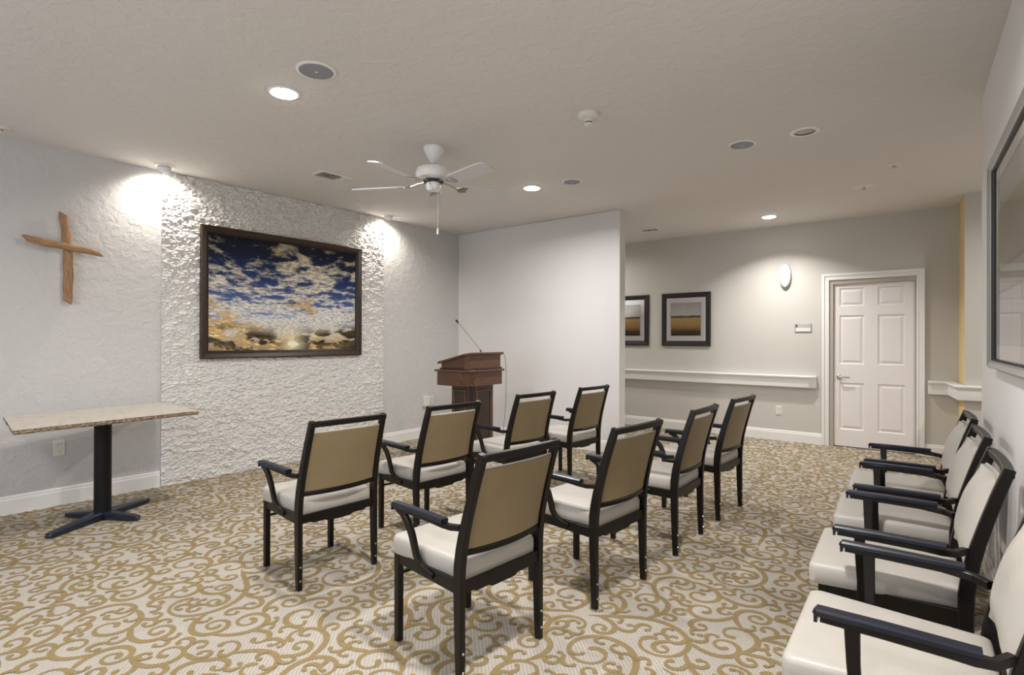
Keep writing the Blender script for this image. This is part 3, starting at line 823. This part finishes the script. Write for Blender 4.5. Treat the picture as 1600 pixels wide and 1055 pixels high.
cd = [(-3.888, 4.505, 1.141), (-3.886, 4.58, 1.141), (-3.885, 4.68, 1.141), (-3.885, 4.75, 1.136), (-3.89, 4.79, 1.08), (-3.90, 4.82, .95), (-3.90, 4.825, .80), (-3.91, 4.83, .60), (-3.94, 4.84, .35), (-3.99, 4.86, .15), (-4.06, 4.88, .02), (-4.4, 4.95, .006), (-5.0, 5.0, .006), (-5.28, 4.99, .12), (-5.305, 4.98, .40)]
def catmull(P, n=8):
    P = [Vector(p) for p in P]; out = []
    for i in range(len(P)-1):
        a, b_, c, d = P[max(i-1, 0)], P[i], P[i+1], P[min(i+2, len(P)-1)]
        for k in range(n):
            t_ = k/n; out.append(.5*((2*b_)+(c-a)*t_+(2*a-5*b_+4*c-d)*t_*t_+(3*b_-a-3*c+d)*t_**3))
    return out+[P[-1]]
tag(MB().tube(catmull(cd), .003, 6).obj('cable', M['cord'], smooth=True), 'thin grey cord hanging down on the right of the lectern', 'cable')

# ------------------------------------------------------------------ outlets, sign
def outlet(name, label, loc, rz, group=None):
    t_ = thing(name, label, 'outlet', loc, rz, group)       # faces local -y
    MB().box((-.036, -.006, -.058), (.036, -.0005, .058)).obj('cover_plate', M['off_white'], t_, bevel=.002)
    for z in (-.026, .026):
        s_ = MB().box((-.017, -.009, z-.019), (.017, -.006, z+.019)).obj('socket', M['off_white'], t_, bevel=.002)
        b = MB()
        for x in (-.007, .007): b.box((x-.0012, -.0094, z-.004), (x+.0012, -.009, z+.009))
        b.obj('slot', M['dark_slot'], s_)
    return t_
outlet('wall_outlet', 'white wall outlet low on the left wall under the table', (LX, 1.163, .441), PI/2)
outlet('wall_outlet', 'white wall outlet low on the corridor wall below the handrail', (-1.70, CY, .386), 0)
outlet('wall_outlet', 'white wall outlet between the stone panel and the lectern', (LX, 5.06, .472), PI/2)
ad = thing('power_adapter', 'white boxy power adapter on the wall left of the lectern', 'adapter', (LX, 4.955, .472))
MB().box((.0005, -.045, -.065), (.045, .045, .065)).obj('adapter_body', M['off_white'], ad, bevel=.005)
MB().box((.020, .0451, -.02), (.036, .056, .01)).obj('plug', M['black'], ad, bevel=.002)
sg = thing('door_sign', 'small silver name plate on the wall left of the white door', 'sign', (-1.421, CY, 1.439))
MB().box((-.093, -.010, -.052), (.093, -.0005, .052)).obj('plate_frame', M['silver'], sg, bevel=.002)
MB().box((-.084, -.012, -.043), (.084, -.0101, .0)).obj('name_strip', M['off_white'], sg)
MB().box((-.084, -.012, .003), (.084, -.0101, .043)).obj('upper_strip', simple('pale_green_grey_plate', (.45, .45, .41), .4), sg)
b = MB().box((-.082, -.0126, .008), (-.062, -.0121, .040))
b.obj('corner_mark', M['dark_slot'], sg)
b = MB()
for i in range(9): b.box((.0+i*.0085, -.0126, .016), (.0055+i*.0085, -.0121, .018+.010*((i*7) % 3+1)/3))
b.obj('raised_lettering', simple('worn_grey_lettering', (.26, .27, .22), .5), sg)

# ------------------------------------------------------------------ wall lamp
sc = thing('wall_lamp', 'lit oval wall lamp left of the white door', 'lamp', (-1.623, CY, 2.115))
def oval(b, rx_, rz_, d0, d1, dome):
    seg = 32; rings = []
    for f_, d in dome: rings.append([(rx_*f_*math.cos(k*2*PI/seg), -(d0+(d1-d0)*d), rz_*f_*math.sin(k*2*PI/seg)) for k in range(seg)])
    return b.loft(rings)
oval(MB(), .048, .125, .012, .085, [(1, 0), (.98, .25), (.88, .55), (.66, .82), (.35, .96), (.1, 1)]).obj('lamp_shade', M['sconce_glow'], sc, smooth=True)
seg = 40; rings = []
for k in range(seg+1):
    a = k*2*PI/seg; c, s = math.cos(a), math.sin(a)
    rings.append([(.052*c, -.004, .133*s), (.066*c, -.004, .158*s), (.066*c, -.040, .158*s), (.052*c, -.040, .133*s)])
MB().loft(rings, cap=False).obj('lamp_ring', simple('satin_silver_ring', (.38, .37, .36), .4, .3), sc, smooth=True)
MB().box((-.02, -.02, -.02), (.02, -.0005, .02)).obj('wall_mount', M['off_white'], sc)
def point(name, loc, e, r, col): 
    d = bpy.data.lights.new(name, 'POINT'); d.energy = e; d.shadow_soft_size = r; d.color = col
    o = bpy.data.objects.new(name, d); C.objects.link(o); o.location = loc; return o

# ------------------------------------------------------------------ ceiling fittings
def ceiling_light(x, y, lab, on=True, energy=60, r=.088, spread=165, group='recessed ceiling lights'):
    t_ = thing('ceiling_light', lab, 'light', (x, y, CEIL), 0, group)
    if on:
        MB().lathe([(r-.014, -.0005), (r+.006, -.0005), (r+.006, -.004), (r-.010, -.008), (r-.014, -.006)], seg=36, cap=False).obj('trim_ring', M['white'], t_, smooth=True)
        MB().lathe([(.001, -.001), (r-.013, -.001), (r-.013, -.006), (r-.018, -.011), (r-.035, -.0155), (.001, -.018)], seg=36).obj('lens', M['lens'], t_)
        area('lamp_light', (x, y, CEIL-.019), (r-.014)*2, energy, (1, .965, .93), disk=True, spread=math.radians(spread))
    else:
        MB().lathe([(r-.022, -.0005), (r+.008, -.0005), (r+.008, -.004), (r-.014, -.010), (r-.022, -.006)], seg=36, cap=False).obj('trim_ring', M['white'], t_, smooth=True)
        MB().lathe([(.001, -.0012), (r-.021, -.0012), (r-.021, -.0022), (.001, -.003)], seg=36).obj('lens', simple('unlit_reflector', (.20, .17, .11), .3, .4), t_)
    return t_
ceiling_light(-3.085, 1.715, 'bright round ceiling light next to the big ceiling speaker, nearest of the lit ones', energy=36)
ceiling_light(-3.14, 4.27, 'lit round ceiling light just right of the ceiling fan', energy=52)
ceiling_light(-1.66, 6.99, 'lit round ceiling light over the corridor near the wall lamp', energy=31, spread=125)
ceiling_light(-4.4, 6.7, 'added fill light on the corridor ceiling, unseen behind the partition', energy=26)  # unseen lamp added to brighten the corridor alcove
ceiling_light(.95, 5.7, 'added fill light on the side passage ceiling, unseen behind the right wall', energy=38)  # unseen lamp added to brighten the front of the jog
ceiling_light(-.785, 4.283, 'unlit recessed ceiling light with a hollow white ring', on=False, group=None)
ceiling_light(-.80, 1.50, 'added fill light above the rear chairs, outside the view', energy=66)  # unseen lamp added to light the wall chairs and the right wall
ceiling_light(-.80, -1.0, 'added fill light behind the camera on the right, outside the view', energy=45)  # unseen lamp added for soft ambient light
ceiling_light(-3.1, -1.0, 'added fill light behind the camera on the left, outside the view', energy=22)  # another unseen lamp, added to fill the room from behind
def speaker(x, y, r, lab):
    t_ = thing('ceiling_speaker', lab, 'speaker', (x, y, CEIL), 0, 'ceiling speakers')
    MB().lathe([(r-.016, -.0005), (r, -.0005), (r, -.005), (r-.010, -.009), (r-.016, -.008)], seg=40, cap=False).obj('speaker_rim', M['white'], t_, smooth=True)
    MB().lathe([(.001, -.001), (r-.015, -.001), (r-.015, -.006), (.001, -.010)], seg=40).obj('speaker_grille', M['grille'], t_, smooth=True)
    MB().lathe([(.001, -.0101), (.008, -.0099), (.007, -.012), (.001, -.013)], seg=12).obj('badge', M['off_white'], t_)
speaker(-2.690, 1.680, .105, 'big grey round ceiling speaker beside the nearest ceiling light')
speaker(-2.72, 4.32, .095, 'grey round ceiling speaker right of the light by the fan')
speaker(-1.205, 4.28, .098, 'grey round ceiling speaker next to the unlit hollow light')
def eyeball(x, y, lab, tx, ty):
    t_ = thing('accent_light', lab, 'light', (x, y, CEIL), 0, 'accent lights washing the stone panel')
    MB().lathe([(.050, -.0005), (.075, -.0005), (.075, -.005), (.055, -.009), (.050, -.006)], seg=32, cap=False).obj('trim_ring', M['white'], t_, smooth=True)
    d = Vector((LX+.0-x, ty-y, -.42)).normalized(); q = Vector((0, 0, 1)).rotation_difference(-d).to_matrix().to_4x4()
    prof = [(.001, .035), (.030, .030), (.046, .012), (.050, -.008), (.046, -.026), (.040, -.030), (.034, -.022), (.001, -.020)]
    MB().lathe(prof, center=(0, 0, -.016), seg=28, mat=q).obj('eyeball_housing', M['white'], t_, smooth=True)
    MB().lathe([(.001, -.0205), (.033, -.0225), (.001, -.0235)], center=(0, 0, -.016), seg=24, mat=q).obj('bulb_face', M['lens'], t_)
    l = bpy.data.lights.new('accent_bulb', 'SPOT'); l.energy = 48; l.spot_size = math.radians(150); l.spot_blend = .9; l.shadow_soft_size = .03; l.color = (1, .92, .80)
    o = bpy.data.objects.new('accent_bulb', l); C.objects.link(o); o.location = (x+d.x*.045, y+d.y*.045, CEIL-.016+d.z*.045)
    o.rotation_euler = d.to_track_quat('-Z', 'Y').to_euler()
eyeball(-5.205, 1.825, 'eyeball accent light shining on the left edge of the stone panel', LX, 1.85)
eyeball(-5.205, 4.205, 'eyeball accent light shining on the right edge of the stone panel', LX, 4.23)

def vent(name, lab, cx, cy, hx, hy, centre_dark=True):
    t_ = thing(name, lab, 'vent', (cx, cy, CEIL), 0, 'ceiling air vents')
    rings = []
    prof = [(0, -.0005), (0, -.004), (.016, -.012), (.022, -.012), (.022, -.0005)]
    for sx, sy in ((-1, -1), (1, -1), (1, 1), (-1, 1), (-1, -1)): rings.append([(sx*(hx-a), sy*(hy-a), z) for a, z in prof])
    MB().loft(rings, cap=False).obj('vent_frame', M['off_white'], t_)
    MB().box((-hx+.02, -hy+.02, -.0025), (hx-.02, hy-.02, -.0005)).obj('vent_backing', M['dark_slot'], t_)
    b = MB(); y = -hy+.03
    k = 0
    while y < hy-.03:
        if abs(y) > hy*.36 or not centre_dark:
            mt = Matrix.Translation((0, y, -.009)) @ Matrix.Rotation(.7 if y < 0 else -.7, 4, 'X')
            b.box((-hx+.022, -.0085, -.0008), (hx-.022, .0085, .0008), mt)
        y += .017
    for x in (-hx*.33, 0, hx*.33) if centre_dark else ():
        mt = Matrix.Translation((x, 0, -.009)) @ Matrix.Rotation(.9, 4, 'Y')
        b.box((-.007, -hy*.36, -.0008), (.007, hy*.36, .0008), mt)
    b.obj('louvre', M['off_white'], t_)
vent('ceiling_vent', 'rectangular ceiling vent between the stone panel and the fan', -4.325, 2.872, .095, .172)
vent('ceiling_vent', 'small ceiling vent over the corridor by the partition end', -3.09, 6.88, .12, .12)

sm_ = thing('smoke_detector', 'white dome smoke detector right of the ceiling fan', 'detector', (-1.82, 3.09, CEIL))
MB().lathe([(.068, -.0005), (.070, -.010), (.066, -.026), (.050, -.036), (.001, -.037)], seg=36).obj('detector_base', M['off_white'], sm_, smooth=True)
b = MB().lathe([(.030, -.037), (.031, -.046), (.024, -.050), (.022, -.062), (.029, -.065), (.026, -.078), (.001, -.081)], seg=28); b.obj('sensor_head', M['off_white'], sm_, smooth=True)
b = MB().lathe([(.0235, -.050), (.0235, -.062)], seg=14, cap=False); b.obj('sensing_gap', M['dark_slot'], sm_)
def sprinkler(x, y, r, lab, drop=.045):
    t_ = thing('fire_sprinkler', lab, 'sprinkler', (x, y, CEIL), 0, 'fire sprinklers')
    MB().lathe([(r, -.0005), (r*.98, -.004), (r*.55, -.012), (.012, -.014)], seg=28).obj('escutcheon', M['off_white'], t_, smooth=True)
    b = MB().tube([(0, 0, -.012), (0, 0, -.022)], .010, 12)
    b.tube([(-.009, 0, -.020), (-.012, 0, -.030), (0, 0, -drop+.002)], .003, 6).tube([(.009, 0, -.020), (.012, 0, -.030), (0, 0, -drop+.002)], .003, 6)
    b.obj('sprinkler_body', M['chrome'], t_, smooth=True)
    MB().lathe([(.018, -drop), (.018, -drop-.002), (.001, -drop-.002)], seg=16).obj('deflector', M['off_white'], t_)
sprinkler(-.625, 6.15, .088, 'ceiling sprinkler with a wide white plate above the door side')
sprinkler(-.35, 5.54, .055, 'small ceiling sprinkler near the right wall corner', .035)
sprinkler(-5.14, .79, .050, 'small ceiling sprinkler at the left edge of the photo above the cross', .035)
sprinkler(-5.10, 5.30, .022, 'tiny ceiling sprinkler in the corner above the lectern', .026)

# ------------------------------------------------------------------ ceiling fan
fan = thing('ceiling_fan', 'white five-blade ceiling fan with a pull chain', 'fan', (-3.07, 2.91, CEIL))
MB().lathe([(.075, -.0005), (.078, -.008), (.076, -.022), (.060, -.055), (.040, -.090), (.026, -.112), (.020, -.120)], seg=36).obj('canopy', M['white'], fan, smooth=True)
MB().lathe([(.013, -.118), (.013, -.160)], seg=16).obj('downrod', M['white'], fan, smooth=True)
MB().lathe([(.03, -.150), (.10, -.156), (.125, -.168), (.133, -.190), (.133, -.222), (.122, -.240), (.09, -.250), (.06, -.256)], seg=44).obj('motor_housing', M['white'], fan, smooth=True)
MB().lathe([(.075, -.256), (.078, -.262), (.072, -.270), (.060, -.272)], seg=36).obj('flywheel', M['dark_slot'], fan, smooth=True)
MB().lathe([(.052, -.270), (.058, -.282), (.056, -.312), (.044, -.330), (.001, -.336)], seg=32).obj('switch_housing', M['white'], fan, smooth=True)
for k in range(5):
    a = math.radians(207+72*k)
    RZ = Matrix.Rotation(a, 4, 'Z'); T_ = RZ @ Matrix.Translation((0, 0, -.292)) @ Matrix.Rotation(math.radians(-12), 4, 'X')
    n = 10; out = []
    L0, L1 = .225, .655
    side = [(L0, .046), (L0+.03, .056), (.40, .064), (.56, .069), (.625, .066), (.648, .050), (.655, .030)]
    pts = [(x, y) for x, y in side]+[(x, -y) for x, y in reversed(side)]
    b = MB().loft([[T_ @ Vector((x, y, z)) for x, y in pts] for z in (-.004, .004)]); bl = b.obj('fan_blade', M['blade'], fan)
    b = MB()
    b.loft([[RZ @ Vector(q) for q in r_] for r_ in (
        [(.065, -.014, -.262), (.065, .014, -.262), (.065, .014, -.268), (.065, -.014, -.268)],
        [(.12, -.010, -.270), (.12, .010, -.270), (.12, .010, -.277), (.12, -.010, -.277)],
        [(.18, -.012, -.292), (.18, .012, -.290), (.18, .012, -.297), (.18, -.012, -.299)],
        [(.215, -.040, -.288), (.215, .040, -.305), (.215, .040, -.310), (.215, -.040, -.293)],
        [(.265, -.036, -.289), (.265, .036, -.304), (.265, .036, -.309), (.265, -.036, -.294)])])
    b.obj('blade_bracket', M['chrome'], bl)
    b = MB()
    for sx, sy in ((.235, -.022), (.235, .022), (.26, 0)): b.lathe([(.001, -.002), (.005, -.001), (.005, .003)], seg=8, mat=RZ, center=RZ @ Vector((sx, sy, -.302-sy*.21)))
    b.obj('bracket_screw', M['chrome'], bl)
ch = MB().tube([(.05, -.01, -.325), (.06, -.012, -.34), (.06, -.012, -.63)], .0014, 6).obj('pull_chain', M['off_white'], fan)
MB().lathe([(.003, -.625), (.006, -.632), (.008, -.66), (.005, -.672), (.001, -.674)], seg=12, center=(.06, -.012, 0)).obj('chain_pull', M['white'], ch, smooth=True)
